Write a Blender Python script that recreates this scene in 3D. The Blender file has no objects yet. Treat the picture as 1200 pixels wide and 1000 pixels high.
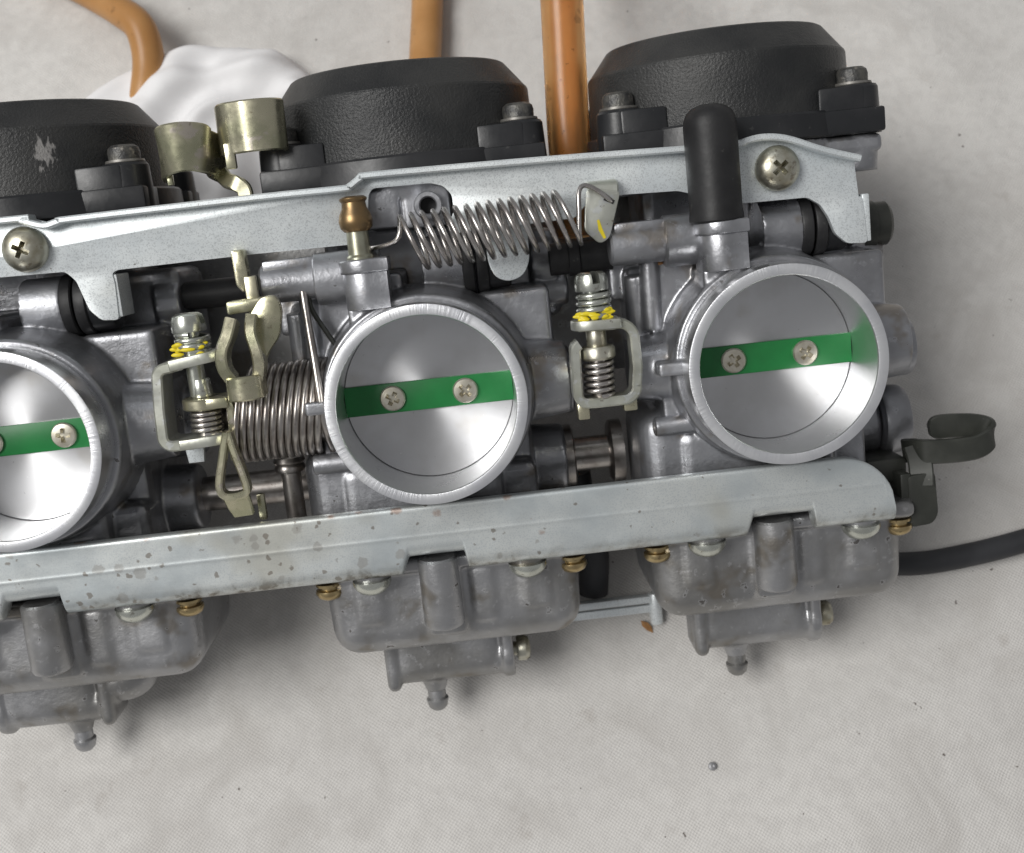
import bpy, bmesh, math, random
from mathutils import Vector, Matrix
random.seed(7)
S = 0.001                      # every length below is in millimetres
scene = bpy.context.scene
C = scene.collection
R = math.radians

# ------------------------------------------------------------------ camera, world, lamps, exposure
TILT = R(28.0)                 # the bank leans back: its throttle mouths look up and towards the viewer
BANK = Matrix.Translation((0, 0, 81 * S)) @ Matrix.Rotation(TILT, 4, 'X')

cam_d = bpy.data.cameras.new('camera')
cam = bpy.data.objects.new('camera', cam_d)
C.objects.link(cam)
rot = (Matrix.Rotation(-0.1760, 4, 'X') @ Matrix.Rotation(-0.0193, 4, 'Y') @ Matrix.Rotation(-0.1114, 4, 'Z'))
cam.matrix_world = BANK @ Matrix.Translation((12.4 * S, 35.72 * S, 236.26 * S)) @ rot
cam_d.sensor_width = 36
cam_d.lens = 1359.5 / 1200 * 36
cam_d.clip_start = 0.01
cam_d.clip_end = 50
cam_d.dof.use_dof = True
cam_d.dof.focus_distance = 0.243
cam_d.dof.aperture_fstop = 26
scene.camera = cam

world = bpy.data.worlds.new('World')
scene.world = world
world.use_nodes = True
world.node_tree.nodes['Background'].inputs[0].default_value = (0.98, 0.98, 1.0, 1)
world.node_tree.nodes['Background'].inputs[1].default_value = 0.25

def area(name, loc, target, sx, sy, power, col):
    d = bpy.data.lights.new(name, 'AREA')
    d.shape = 'RECTANGLE'; d.size = sx; d.size_y = sy; d.energy = power; d.color = col
    o = bpy.data.objects.new(name, d); C.objects.link(o)
    o.location = loc
    o.rotation_euler = (Vector(target) - Vector(loc)).to_track_quat('-Z', 'Y').to_euler()
    return o
area('window_light', (-1.38, -0.15, 2.2), (0, 0, 0.04), 1.35, 1.1, 58.0, (1.0, 0.985, 0.96))
area('added_top_fill', (-0.35, 0.75, 1.5), (0, 0, 0.04), 1.3, 0.16, 1.0, (0.93, 0.97, 1.0))  # faint strip lamp added to light the tops and reflect from behind

scene.view_settings.view_transform = 'Standard'
scene.view_settings.look = 'None'
scene.view_settings.gamma = 1
scene.view_settings.exposure = 0.0

# ------------------------------------------------------------------ materials
def mat(name, base, metallic=0.0, rough=0.5, var=None, var_scale=120, var_amt=0.5, spots=None, grain=None,
        rough_var=0.0, **kw):
    """base colour; var = second colour mixed by soft noise; spots = list of (colour, scale, threshold, softness, strength);
    grain = (scale, strength, distance in mm)"""
    m = bpy.data.materials.new(name); m.use_nodes = True
    nt = m.node_tree; N = nt.nodes; Lk = nt.links
    b = N['Principled BSDF']
    b.inputs['Metallic'].default_value = metallic
    b.inputs['Roughness'].default_value = rough
    for k, v in kw.items():
        b.inputs[k.replace('_', ' ')].default_value = v
    tc = N.new('ShaderNodeTexCoord'); oi = N.new('ShaderNodeObjectInfo')
    mul = N.new('ShaderNodeVectorMath'); mul.operation = 'SCALE'; mul.inputs[0].default_value = (1, 2.3, 3.7)
    Lk.new(oi.outputs['Random'], mul.inputs['Scale'])
    add = N.new('ShaderNodeVectorMath'); add.operation = 'ADD'
    Lk.new(tc.outputs['Object'], add.inputs[0]); Lk.new(mul.outputs[0], add.inputs[1])
    vec = add.outputs[0]
    def noise(scale, detail=4, rg=0.55, dist=0.0):
        n = N.new('ShaderNodeTexNoise'); n.inputs['Scale'].default_value = scale
        n.inputs['Detail'].default_value = detail; n.inputs['Roughness'].default_value = rg
        n.inputs['Distortion'].default_value = dist
        Lk.new(vec, n.inputs['Vector']); return n.outputs['Fac']
    def ramp(f, lo, hi):
        r = N.new('ShaderNodeMapRange'); r.inputs[1].default_value = lo; r.inputs[2].default_value = hi
        r.interpolation_type = 'SMOOTHSTEP'
        Lk.new(f, r.inputs[0]); return r.outputs[0]
    def mix(fac, a, bb, amt=1.0):
        x = N.new('ShaderNodeMix'); x.data_type = 'RGBA'
        if amt != 1.0:
            mm = N.new('ShaderNodeMath'); mm.operation = 'MULTIPLY'; mm.inputs[1].default_value = amt
            Lk.new(fac, mm.inputs[0]); fac = mm.outputs[0]
        Lk.new(fac, x.inputs['Factor'])
        for sock, c in ((x.inputs['A'], a), (x.inputs['B'], bb)):
            if isinstance(c, tuple): sock.default_value = (*c, 1)
            else: Lk.new(c, sock)
        return x.outputs['Result']
    col = base
    if var: col = mix(ramp(noise(var_scale), 0.38, 0.66), col, var, var_amt)
    rsock = None
    for (sc, scale, thr, soft, amt) in (spots or []):
        f = ramp(noise(scale, 3, 0.6), thr, thr + soft)
        col = mix(f, col, sc, amt)
    if isinstance(col, tuple): b.inputs['Base Color'].default_value = (*col, 1)
    else: Lk.new(col, b.inputs['Base Color'])
    if rough_var:
        r = N.new('ShaderNodeMapRange'); r.inputs[1].default_value = 0.3; r.inputs[2].default_value = 0.7
        r.inputs[3].default_value = max(0.03, rough - rough_var); r.inputs[4].default_value = rough + rough_var
        Lk.new(noise(var_scale * 2.3, 5, 0.65), r.inputs[0]); Lk.new(r.outputs[0], b.inputs['Roughness'])
    if grain:
        bp = N.new('ShaderNodeBump'); bp.inputs['Strength'].default_value = grain[1]
        bp.inputs['Distance'].default_value = grain[2] * S
        Lk.new(noise(grain[0], 3, 0.6), bp.inputs['Height']); Lk.new(bp.outputs[0], b.inputs['Normal'])
    m['bsdf'] = 1
    return m

M = {}
M['cast'] = mat('cast_aluminium', (0.40, 0.407, 0.43), 0.84, 0.38, (0.27, 0.272, 0.285), 48, 0.9,
                [((0.22, 0.18, 0.13), 95, 0.56, 0.14, 0.6), ((0.50, 0.51, 0.54), 420, 0.58, 0.10, 0.5), ((0.08, 0.07, 0.06), 420, 0.68, 0.05, 0.7)],
                (1000, 0.30, 0.22), 0.14)
M['bowl'] = mat('bowl_aluminium', (0.40, 0.403, 0.414), 0.84, 0.40, (0.26, 0.255, 0.245), 40, 0.95,
                [((0.20, 0.175, 0.14), 80, 0.56, 0.12, 0.65), ((0.55, 0.55, 0.56), 380, 0.60, 0.08, 0.5), ((0.07, 0.06, 0.05), 380, 0.67, 0.05, 0.75)],
                (1000, 0.32, 0.24), 0.14)
M['mach'] = mat('machined_aluminium', (0.78, 0.785, 0.79), 0.95, 0.30, (0.68, 0.685, 0.70), 60, 0.6,
                [((0.55, 0.53, 0.50), 420, 0.68, 0.06, 0.4)], None, 0.04)
M['zinc'] = mat('zinc_plated_steel', (0.82, 0.86, 0.865), 0.52, 0.42, (0.66, 0.71, 0.735), 45, 0.8,
                [((0.50, 0.53, 0.54), 3200, 0.50, 0.12, 0.7), ((0.13, 0.11, 0.09), 620, 0.725, 0.03, 0.75),
                 ((0.55, 0.54, 0.46), 26, 0.60, 0.10, 0.45)],
                (1500, 0.12, 0.1), 0.08)
def rail_mat():
    m = mat('weathered_zinc_steel', (0.67, 0.70, 0.69), 0.66, 0.40, (0.49, 0.54, 0.56), 40, 0.85,
            [((0.50, 0.54, 0.56), 3000, 0.50, 0.12, 0.6), ((0.50, 0.49, 0.42), 26, 0.58, 0.12, 0.6)], (1500, 0.12, 0.1), 0.08)
    N = m.node_tree.nodes; Lk = m.node_tree.links; b = N['Principled BSDF']
    tc = N.new('ShaderNodeTexCoord'); sx = N.new('ShaderNodeSeparateXYZ'); Lk.new(tc.outputs['Object'], sx.inputs[0])
    wob = N.new('ShaderNodeTexNoise'); wob.inputs['Scale'].default_value = 700; wob.inputs['Detail'].default_value = 4; Lk.new(tc.outputs['Object'], wob.inputs[0])
    wv = N.new('ShaderNodeVectorMath'); wv.operation = 'MULTIPLY_ADD'; wv.inputs[1].default_value = (0.0016, 0.0016, 0.0016)
    Lk.new(wob.outputs['Color'], wv.inputs[0]); Lk.new(tc.outputs['Object'], wv.inputs[2])
    def rng(f, a, c, lo, hi):
        r = N.new('ShaderNodeMapRange'); r.interpolation_type = 'SMOOTHSTEP'
        for k, v in zip((1, 2, 3, 4), (a, c, lo, hi)): r.inputs[k].default_value = v
        Lk.new(f, r.inputs[0]); return r.outputs[0]
    def op(kind, a, c):
        n = N.new('ShaderNodeMath'); n.operation = kind
        for k, v in enumerate((a, c)):
            if isinstance(v, (int, float)): n.inputs[k].default_value = v
            else: Lk.new(v, n.inputs[k])
        return n.outputs[0]
    def mixin(fac, colr):
        x = N.new('ShaderNodeMix'); x.data_type = 'RGBA'; Lk.new(fac, x.inputs['Factor']); x.inputs['B'].default_value = (*colr, 1)
        Lk.new(b.inputs['Base Color'].links[0].from_socket, x.inputs['A']); Lk.new(x.outputs['Result'], b.inputs['Base Color'])
    side = rng(sx.outputs['X'], 0.075, -0.05, 0.5, 1.0)          # wetter half rusted more
    def pits(scale, r0, colr, amt):
        v = N.new('ShaderNodeTexVoronoi'); v.inputs['Scale'].default_value = scale; Lk.new(wv.outputs[0], v.inputs['Vector'])
        sp = N.new('ShaderNodeSeparateColor'); Lk.new(v.outputs['Color'], sp.inputs[0])
        rad = op('MULTIPLY', op('MULTIPLY', rng(sp.outputs[0], 0.35, 1.0, 0.0, r0), side), 1.0)
        d = op('SUBTRACT', rad, v.outputs['Distance'])
        mixin(op('MULTIPLY', rng(d, 0.0, 0.10, 0.0, amt), 1.0), colr)
    pits(230, 0.37, (0.33, 0.315, 0.29), 0.5)
    pits(430, 0.37, (0.20, 0.17, 0.14), 0.7)
    pits(130, 0.25, (0.36, 0.20, 0.13), 0.6)
    nz = N.new('ShaderNodeTexNoise'); nz.inputs['Scale'].default_value = 170; nz.inputs['Detail'].default_value = 6; nz.inputs['Roughness'].default_value = 0.65
    Lk.new(tc.outputs['Object'], nz.inputs[0])
    edge = op('MULTIPLY', rng(sx.outputs['Y'], -0.0335, -0.0385, 0.0, 0.55), rng(nz.outputs['Fac'], 0.36, 0.66, 0.0, 1.0))
    mixin(edge, (0.24, 0.22, 0.17))
    edge = op('MULTIPLY', rng(sx.outputs['Y'], -0.0345, -0.0385, 0.0, 1.0), op('MULTIPLY', side, rng(nz.outputs['Fac'], 0.56, 0.66, 0.0, 0.8)))
    mixin(edge, (0.11, 0.09, 0.07))
    return m
M['rail'] = rail_mat()
M['dull'] = mat('dull_zinc_steel', (0.60, 0.61, 0.55), 0.8, 0.36, (0.44, 0.45, 0.38), 110, 0.9,
                [((0.62, 0.64, 0.64), 300, 0.56, 0.08, 0.7), ((0.15, 0.12, 0.09), 620, 0.67, 0.04, 0.6)], (1800, 0.15, 0.1), 0.1)
M['yzinc'] = mat('yellow_zinc_steel', (0.56, 0.53, 0.39), 0.9, 0.29, (0.40, 0.40, 0.27), 130, 0.9,
                 [((0.62, 0.55, 0.52), 210, 0.60, 0.08, 0.6), ((0.20, 0.16, 0.10), 600, 0.66, 0.05, 0.5)],
                 (1400, 0.15, 0.1), 0.1)
M['gold'] = mat('gold_zinc_screw', (0.52, 0.41, 0.22), 0.92, 0.30, (0.34, 0.25, 0.13), 400, 0.7,
                [((0.12, 0.08, 0.05), 700, 0.62, 0.06, 0.6)])
M['silver'] = mat('zinc_screw', (0.64, 0.66, 0.60), 0.9, 0.26, (0.46, 0.47, 0.42), 350, 0.7,
                  [((0.20, 0.17, 0.13), 700, 0.64, 0.06, 0.5)])
M['panscrew'] = mat('dull_zinc_screw', (0.55, 0.54, 0.46), 0.9, 0.36, (0.36, 0.33, 0.24), 260, 0.9,
                    [((0.17, 0.13, 0.09), 500, 0.58, 0.10, 0.6)], (1500, 0.2, 0.1), 0.1)
M['tscrew'] = mat('throttle_screw_steel', (0.66, 0.63, 0.54), 0.9, 0.34, (0.50, 0.46, 0.36), 500, 0.7)
M['steel'] = mat('spring_steel', (0.46, 0.435, 0.41), 0.95, 0.30, (0.28, 0.25, 0.23), 300, 0.8,
                 [((0.12, 0.08, 0.06), 800, 0.66, 0.06, 0.5)])
M['wire'] = mat('bright_spring_wire', (0.55, 0.53, 0.51), 0.95, 0.27, (0.42, 0.38, 0.36), 300, 0.7)
M['brass'] = mat('tarnished_brass', (0.29, 0.19, 0.09), 0.85, 0.36, (0.19, 0.14, 0.085), 260, 0.8,
                 [((0.10, 0.07, 0.04), 500, 0.62, 0.08, 0.5)])
M['nickel'] = mat('nickel_stem', (0.46, 0.46, 0.36), 0.9, 0.32, (0.34, 0.33, 0.25), 260, 0.8)
M['plastic'] = mat('black_moulded_plastic', (0.015, 0.016, 0.017), 0.0, 0.42, (0.040, 0.040, 0.039), 42, 0.85,
                   [((0.06, 0.06, 0.058), 1100, 0.70, 0.05, 0.5)], (1700, 0.55, 0.40), 0.10, Specular_IOR_Level=0.42)
M['plastic2'] = mat('black_smooth_plastic', (0.016, 0.017, 0.019), 0.0, 0.36, (0.03, 0.03, 0.032), 60, 0.8,
                    [((0.07, 0.07, 0.068), 500, 0.68, 0.05, 0.5)], (800, 0.15, 0.2), 0.1, Specular_IOR_Level=0.42)
def scuffed():                     # the same plastic with one rubbed grey patch
    m = mat('scuffed_black_plastic', (0.015, 0.016, 0.017), 0.0, 0.42, (0.040, 0.040, 0.039), 42, 0.85, None, (1700, 0.55, 0.40), 0.0, Specular_IOR_Level=0.42)
    N = m.node_tree.nodes; Lk = m.node_tree.links; b = N['Principled BSDF']
    tc = N.new('ShaderNodeTexCoord')
    sub = N.new('ShaderNodeVectorMath'); sub.operation = 'SUBTRACT'; sub.inputs[1].default_value = (0.0118, 0.0605, -0.0225)
    Lk.new(tc.outputs['Object'], sub.inputs[0])
    sc = N.new('ShaderNodeVectorMath'); sc.operation = 'MULTIPLY'; sc.inputs[1].default_value = (420, 220, 100); Lk.new(sub.outputs[0], sc.inputs[0])
    ln = N.new('ShaderNodeVectorMath'); ln.operation = 'LENGTH'; Lk.new(sc.outputs[0], ln.inputs[0])
    nz = N.new('ShaderNodeTexNoise'); nz.inputs['Scale'].default_value = 1500; nz.inputs['Detail'].default_value = 5
    st = N.new('ShaderNodeVectorMath'); st.operation = 'MULTIPLY'; st.inputs[1].default_value = (1, 0.3, 0.6); Lk.new(tc.outputs['Object'], st.inputs[0]); Lk.new(st.outputs[0], nz.inputs[0])
    ma = N.new('ShaderNodeMath'); ma.operation = 'MULTIPLY_ADD'; ma.inputs[1].default_value = -0.30; Lk.new(ln.outputs['Value'], ma.inputs[0]); Lk.new(nz.outputs['Fac'], ma.inputs[2])
    rr = N.new('ShaderNodeMapRange'); rr.inputs[1].default_value = 0.26; rr.inputs[2].default_value = 0.38; rr.inputs[4].default_value = 0.8; Lk.new(ma.outputs[0], rr.inputs[0])
    mx = N.new('ShaderNodeMix'); mx.data_type = 'RGBA'; mx.inputs['B'].default_value = (0.30, 0.29, 0.28, 1); Lk.new(rr.outputs[0], mx.inputs['Factor'])
    Lk.new(b.inputs['Base Color'].links[0].from_socket, mx.inputs['A']); Lk.new(mx.outputs['Result'], b.inputs['Base Color'])
    return m
M['scuffed'] = scuffed()
M['bolt'] = mat('dirty_black_bolt', (0.06, 0.06, 0.06), 0.5, 0.45, (0.15, 0.145, 0.13), 350, 0.8,
                [((0.33, 0.30, 0.26), 500, 0.60, 0.10, 0.5)], (1500, 0.5, 0.4))
M['washer'] = mat('dirty_washer', (0.28, 0.27, 0.25), 0.7, 0.42, (0.14, 0.13, 0.12), 350, 0.8)
M['rubber'] = mat('black_rubber', (0.014, 0.014, 0.015), 0.0, 0.48, (0.026, 0.026, 0.027), 90, 0.8,
                  [((0.08, 0.08, 0.075), 420, 0.68, 0.06, 0.4)], (700, 0.25, 0.2), 0.08, Specular_IOR_Level=0.3)
M['green'] = mat('green_paint', (0.012, 0.19, 0.045), 0.0, 0.38, (0.010, 0.15, 0.036), 120, 0.7, None, (900, 0.08, 0.1))
M['olive'] = mat('black_painted_steel', (0.030, 0.032, 0.027), 0.1, 0.42, (0.05, 0.052, 0.045), 130, 0.8,
                 [((0.22, 0.22, 0.20), 520, 0.70, 0.04, 0.6)], (900, 0.15, 0.1))
M['yellow'] = mat('yellow_marking_paint', (0.72, 0.58, 0.02), 0.0, 0.4)
M['amber'] = mat('amber_fuel_hose', (0.90, 0.55, 0.24), 0.0, 0.30, (0.80, 0.42, 0.15), 45, 0.8,
                 [((0.30, 0.13, 0.05), 130, 0.62, 0.06, 0.6), ((0.30, 0.13, 0.05), 420, 0.68, 0.04, 0.7)], None, 0.0,
                 Transmission_Weight=0.80, IOR=1.38)
M['amber_old'] = mat('yellowed_fuel_hose', (0.66, 0.36, 0.14), 0.0, 0.38, (0.54, 0.27, 0.09), 45, 0.8,
                     [((0.22, 0.10, 0.04), 140, 0.66, 0.06, 0.5)], None, 0.0,
                     Transmission_Weight=0.35, IOR=1.38)
M['rag'] = mat('white_cotton', (0.80, 0.795, 0.80), 0.0, 0.9, None, 100, 0, None, (2600, 0.25, 0.2))
M['dark'] = mat('black_hose_rubber', (0.020, 0.021, 0.024), 0.0, 0.55, (0.035, 0.036, 0.04), 80, 0.8)
M['dry'] = mat('dry_leaf', (0.33, 0.17, 0.06), 0.0, 0.7, (0.22, 0.10, 0.03), 700, 0.8)
M['bead'] = mat('grey_metal_bead', (0.33, 0.33, 0.34), 0.6, 0.55)

def turned():                      # lathe-turned throttle plate: brushed in circles
    m = mat('turned_aluminium', (0.66, 0.665, 0.68), 1.0, 0.38, (0.56, 0.56, 0.565), 70, 0.8,
            [((0.42, 0.39, 0.34), 60, 0.55, 0.2, 0.45), ((0.30, 0.30, 0.31), 700, 0.70, 0.04, 0.5), ((0.9, 0.9, 0.9), 900, 0.72, 0.03, 0.5)])
    N = m.node_tree.nodes
    b = N['Principled BSDF']
    b.inputs['Anisotropic'].default_value = 0.76
    b.inputs['Anisotropic Rotation'].default_value = 0.25
    t = N.new('ShaderNodeTangent'); t.direction_type = 'RADIAL'; t.axis = 'Z'
    m.node_tree.links.new(t.outputs[0], b.inputs['Tangent'])
    return m
M['turned'] = turned()

def ring_face():                   # machined end face of the mouth: short radial tool marks
    m = mat('faced_aluminium', (0.80, 0.81, 0.83), 0.85, 0.36, (0.62, 0.63, 0.67), 130, 0.6)
    N = m.node_tree.nodes; Lk = m.node_tree.links
    b = N['Principled BSDF']
    tc = N.new('ShaderNodeTexCoord'); g = N.new('ShaderNodeTexGradient'); g.gradient_type = 'RADIAL'
    Lk.new(tc.outputs['Object'], g.inputs[0])
    n = N.new('ShaderNodeTexNoise'); n.noise_dimensions = '1D'; n.inputs['Scale'].default_value = 240
    n.inputs['Detail'].default_value = 6; n.inputs['Roughness'].default_value = 0.7
    Lk.new(g.outputs['Fac'], n.inputs['W'])
    bp = N.new('ShaderNodeBump'); bp.inputs['Strength'].default_value = 0.24; bp.inputs['Distance'].default_value = 0.0003
    Lk.new(n.outputs['Fac'], bp.inputs['Height']); Lk.new(bp.outputs[0], b.inputs['Normal'])
    return m
M['face'] = ring_face()

def cloth_mat():
    m = bpy.data.materials.new('white_canvas'); m.use_nodes = True
    N = m.node_tree.nodes; Lk = m.node_tree.links; b = N['Principled BSDF']
    b.inputs['Roughness'].default_value = 0.92
    b.inputs['Specular IOR Level'].default_value = 0.2
    tc = N.new('ShaderNodeTexCoord')
    mp = N.new('ShaderNodeMapping'); mp.inputs['Rotation'].default_value = (0, 0, R(38))
    Lk.new(tc.outputs['Object'], mp.inputs[0])
    nz = N.new('ShaderNodeTexNoise'); nz.inputs['Scale'].default_value = 260; nz.inputs['Detail'].default_value = 2
    Lk.new(tc.outputs['Object'], nz.inputs[0])
    def wave(ax, sc):
        w = N.new('ShaderNodeTexWave'); w.bands_direction = ax; w.inputs['Scale'].default_value = sc
        w.inputs['Distortion'].default_value = 4.5; w.inputs['Detail'].default_value = 2; w.inputs['Detail Scale'].default_value = 0.5
        Lk.new(mp.outputs[0], w.inputs[0]); return w.outputs['Fac']
    a = wave('X', 430); c = wave('Y', 430)
    mx0 = N.new('ShaderNodeMath'); mx0.operation = 'ADD'; Lk.new(a, mx0.inputs[0]); Lk.new(c, mx0.inputs[1])
    mx = N.new('ShaderNodeMath'); mx.operation = 'MULTIPLY'; Lk.new(mx0.outputs[0], mx.inputs[0]); Lk.new(nz.outputs['Fac'], mx.inputs[1])
    fz = N.new('ShaderNodeTexNoise'); fz.inputs['Scale'].default_value = 1500; fz.inputs['Detail'].default_value = 4
    Lk.new(tc.outputs['Object'], fz.inputs[0])
    mx2 = N.new('ShaderNodeMath'); mx2.operation = 'ADD'; Lk.new(mx.outputs[0], mx2.inputs[0]); Lk.new(fz.outputs[0], mx2.inputs[1])
    bp = N.new('ShaderNodeBump'); bp.inputs['Strength'].default_value = 0.4; bp.inputs['Distance'].default_value = 0.0004
    Lk.new(mx2.outputs[0], bp.inputs['Height']); Lk.new(bp.outputs[0], b.inputs['Normal'])
    def layer(col, scale, lo, hi, c2, amt, detail=4, dist=0.0):
        n = N.new('ShaderNodeTexNoise'); n.inputs['Scale'].default_value = scale; n.inputs['Detail'].default_value = detail
        n.inputs['Distortion'].default_value = dist
        Lk.new(tc.outputs['Object'], n.inputs[0])
        r = N.new('ShaderNodeMapRange'); r.inputs[1].default_value = lo; r.inputs[2].default_value = hi; r.inputs[4].default_value = amt
        Lk.new(n.outputs['Fac'], r.inputs[0])
        x = N.new('ShaderNodeMix'); x.data_type = 'RGBA'; Lk.new(r.outputs[0], x.inputs['Factor'])
        if isinstance(col, tuple): x.inputs['A'].default_value = (*col, 1)
        else: Lk.new(col, x.inputs['A'])
        x.inputs['B'].default_value = (*c2, 1); return x.outputs['Result']
    col = layer((0.65, 0.635, 0.61), 9, 0.42, 0.68, (0.56, 0.545, 0.525), 0.85)
    col = layer(col, 38, 0.50, 0.74, (0.46, 0.44, 0.415), 0.6, 7, 1.2)
    col = layer(col, 300, 0.42, 0.66, (0.53, 0.515, 0.495), 0.45, 5)
    col = layer(col, 140, 0.66, 0.80, (0.38, 0.35, 0.32), 0.4, 4)
    col = layer(col, 420, 0.75, 0.78, (0.10, 0.08, 0.07), 0.85, 2)
    # thread colour variation
    r = N.new('ShaderNodeMapRange'); r.inputs[1].default_value = 0.4; r.inputs[2].default_value = 1.6
    r.inputs[3].default_value = 0.91; r.inputs[4].default_value = 1.06
    Lk.new(mx2.outputs[0], r.inputs[0])
    vm = N.new('ShaderNodeVectorMath'); vm.operation = 'SCALE'
    Lk.new(col, vm.inputs[0]); Lk.new(r.outputs[0], vm.inputs['Scale'])
    Lk.new(vm.outputs[0], b.inputs['Base Color'])
    return m
M['cloth'] = cloth_mat()

# ------------------------------------------------------------------ mesh helpers (x along the bank, v towards the covers, w towards the viewer)
def frame(axis):
    a = Vector(axis).normalized()
    h = Vector((0, 0, 1)) if abs(a.z) < 0.9 else Vector((1, 0, 0))
    u = a.cross(h).normalized(); t = a.cross(u).normalized()
    return a, u, t

class MB:
    def __init__(s): s.bm = bmesh.new()
    def _take(s, b):
        m = bpy.data.meshes.new('tmp'); b.to_mesh(m); b.free(); s.bm.from_mesh(m); bpy.data.meshes.remove(m); return s
    def box(s, x0, x1, v0, v1, w0, w1, bev=0.0, seg=2, mtx=None):
        b = bmesh.new(); bmesh.ops.create_cube(b, size=1)
        for p in b.verts:
            p.co = Vector(((x0+x1)/2 + p.co.x*(x1-x0), (v0+v1)/2 + p.co.y*(v1-v0), (w0+w1)/2 + p.co.z*(w1-w0)))
        if bev: bmesh.ops.bevel(b, geom=b.edges[:], offset=bev, segments=seg, profile=0.5, affect='EDGES')
        if mtx: bmesh.ops.transform(b, matrix=mtx, verts=b.verts[:])
        return s._take(b)
    def lathe(s, prof, o, axis, n=48, loop=False):
        a, u, t = frame(axis); o = Vector(o); bm = s.bm; rings = []
        for (r, h) in prof:
            if r < 1e-6: rings.append([bm.verts.new(o + a*h)])
            else: rings.append([bm.verts.new(o + a*h + (u*math.cos(2*math.pi*k/n) + t*math.sin(2*math.pi*k/n))*r) for k in range(n)])
        pairs = list(zip(rings, rings[1:]))
        if loop: pairs.append((rings[-1], rings[0]))
        for A, B in pairs:
            for k in range(n):
                q = [A[k % len(A)], A[(k+1) % n] if len(A) > 1 else A[0], B[(k+1) % n] if len(B) > 1 else B[0], B[k % len(B)]]
                f = []
                for p in q:
                    if p not in f: f.append(p)
                if len(f) > 2: bm.faces.new(f)
        return s
    def cyl(s, p0, p1, r0, r1=None, n=40, bev=0.0):
        r1 = r0 if r1 is None else r1
        p0 = Vector(p0); p1 = Vector(p1); l = (p1-p0).length
        if bev: pr = [(0, 0), (r0-bev, 0), (r0-bev*.3, bev*.3), (r0, bev), (r1, l-bev), (r1-bev*.3, l-bev*.3), (r1-bev, l), (0, l)]
        else: pr = [(0, 0), (r0, 0), (r1, l), (0, l)]
        return s.lathe(pr, p0, p1-p0, n)
    def tube(s, path, r, n=12):
        P = [Vector(p) for p in path]; bm = s.bm; rings = []
        rr = r if isinstance(r, (list, tuple)) else [r]*len(P)
        tan = [(P[min(i+1, len(P)-1)] - P[max(i-1, 0)]).normalized() for i in range(len(P))]
        _, u, _ = frame(tan[0])
        for i, p in enumerate(P):
            u = (u - tan[i]*u.dot(tan[i])).normalized(); t = tan[i].cross(u)
            rings.append([bm.verts.new(p + (u*math.cos(2*math.pi*k/n) + t*math.sin(2*math.pi*k/n))*rr[i]) for k in range(n)])
        for A, B in zip(rings, rings[1:]):
            for k in range(n): bm.faces.new((A[k], A[(k+1) % n], B[(k+1) % n], B[k]))
        bm.faces.new(rings[0][::-1]); bm.faces.new(rings[-1])
        return s
    def prism(s, poly, w0, w1, bev=0.0, seg=2, mtx=None):
        b = bmesh.new()
        A = [b.verts.new((x, v, w0)) for x, v in poly]; B = [b.verts.new((x, v, w1)) for x, v in poly]
        b.faces.new(A[::-1]); b.faces.new(B); n = len(A)
        for k in range(n): b.faces.new((A[k], A[(k+1) % n], B[(k+1) % n], B[k]))
        bmesh.ops.recalc_face_normals(b, faces=b.faces[:])
        if bev:
            rim = [e for e in b.edges if len(e.link_faces) == 2 and e.calc_face_angle(0) > R(60)
                   and abs(e.verts[0].co.z - e.verts[1].co.z) < 1e-6]
            bmesh.ops.bevel(b, geom=rim, offset=bev, segments=seg, profile=0.5, affect='EDGES', clamp_overlap=True)
        if mtx: bmesh.ops.transform(b, matrix=mtx, verts=b.verts[:])
        return s._take(b)
    def ribbon(s, path, wdir, width, thick):
        """flat strip: centre line path, width along wdir (one vector, or one per point), thickness across"""
        P = [Vector(p) for p in path]; bm = s.bm; rings = []; n = len(P)
        ws = [Vector(wdir)]*n if not isinstance(wdir, list) else [Vector(d) for d in wdir]
        wi = width if isinstance(width, (list, tuple)) else [width]*n
        for i in range(n):
            t = (P[min(i+1, n-1)] - P[max(i-1, 0)]).normalized()
            d = (ws[i] - t*ws[i].dot(t)).normalized(); nn = t.cross(d)
            h = wi[i]/2; q = thick/2; c = min(q*0.45, 0.35)
            rings.append([bm.verts.new(P[i] + d*a + nn*b) for a, b in
                          ((-h+c, -q), (h-c, -q), (h, -q+c), (h, q-c), (h-c, q), (-h+c, q), (-h, q-c), (-h, -q+c))])
        for A, B in zip(rings, rings[1:]):
            for k in range(8): bm.faces.new((A[k], A[(k+1) % 8], B[(k+1) % 8], B[k]))
        bm.faces.new(rings[0][::-1]); bm.faces.new(rings[-1])
        return s
    def ball(s, c, r, sc=(1, 1, 1), n=24):
        b = bmesh.new(); bmesh.ops.create_uvsphere(b, u_segments=n, v_segments=n//2, radius=r)
        for p in b.verts: p.co = Vector(c) + Vector((p.co.x*sc[0], p.co.y*sc[1], p.co.z*sc[2]))
        return s._take(b)
    def raw(s):
        bmesh.ops.recalc_face_normals(s.bm, faces=s.bm.faces[:])
        m = bpy.data.meshes.new('mesh'); s.bm.to_mesh(m); s.bm.free(); return m
    def mesh(s, angle=32):
        m = s.raw(); m.transform(Matrix.Scale(S, 4))
        m.shade_smooth(); m.set_sharp_from_angle(angle=R(angle)); return m

def evaluated(me, mods):
    o = bpy.data.objects.new('tmp', me); C.objects.link(o)
    for kind, props in mods:
        md = o.modifiers.new(kind.lower(), kind)
        for k, v in props.items(): setattr(md, k, v)
    dg = bpy.context.evaluated_depsgraph_get(); dg.update()
    out = bpy.data.meshes.new_from_object(o.evaluated_get(dg), depsgraph=dg)
    bpy.data.objects.remove(o); return out

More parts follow.
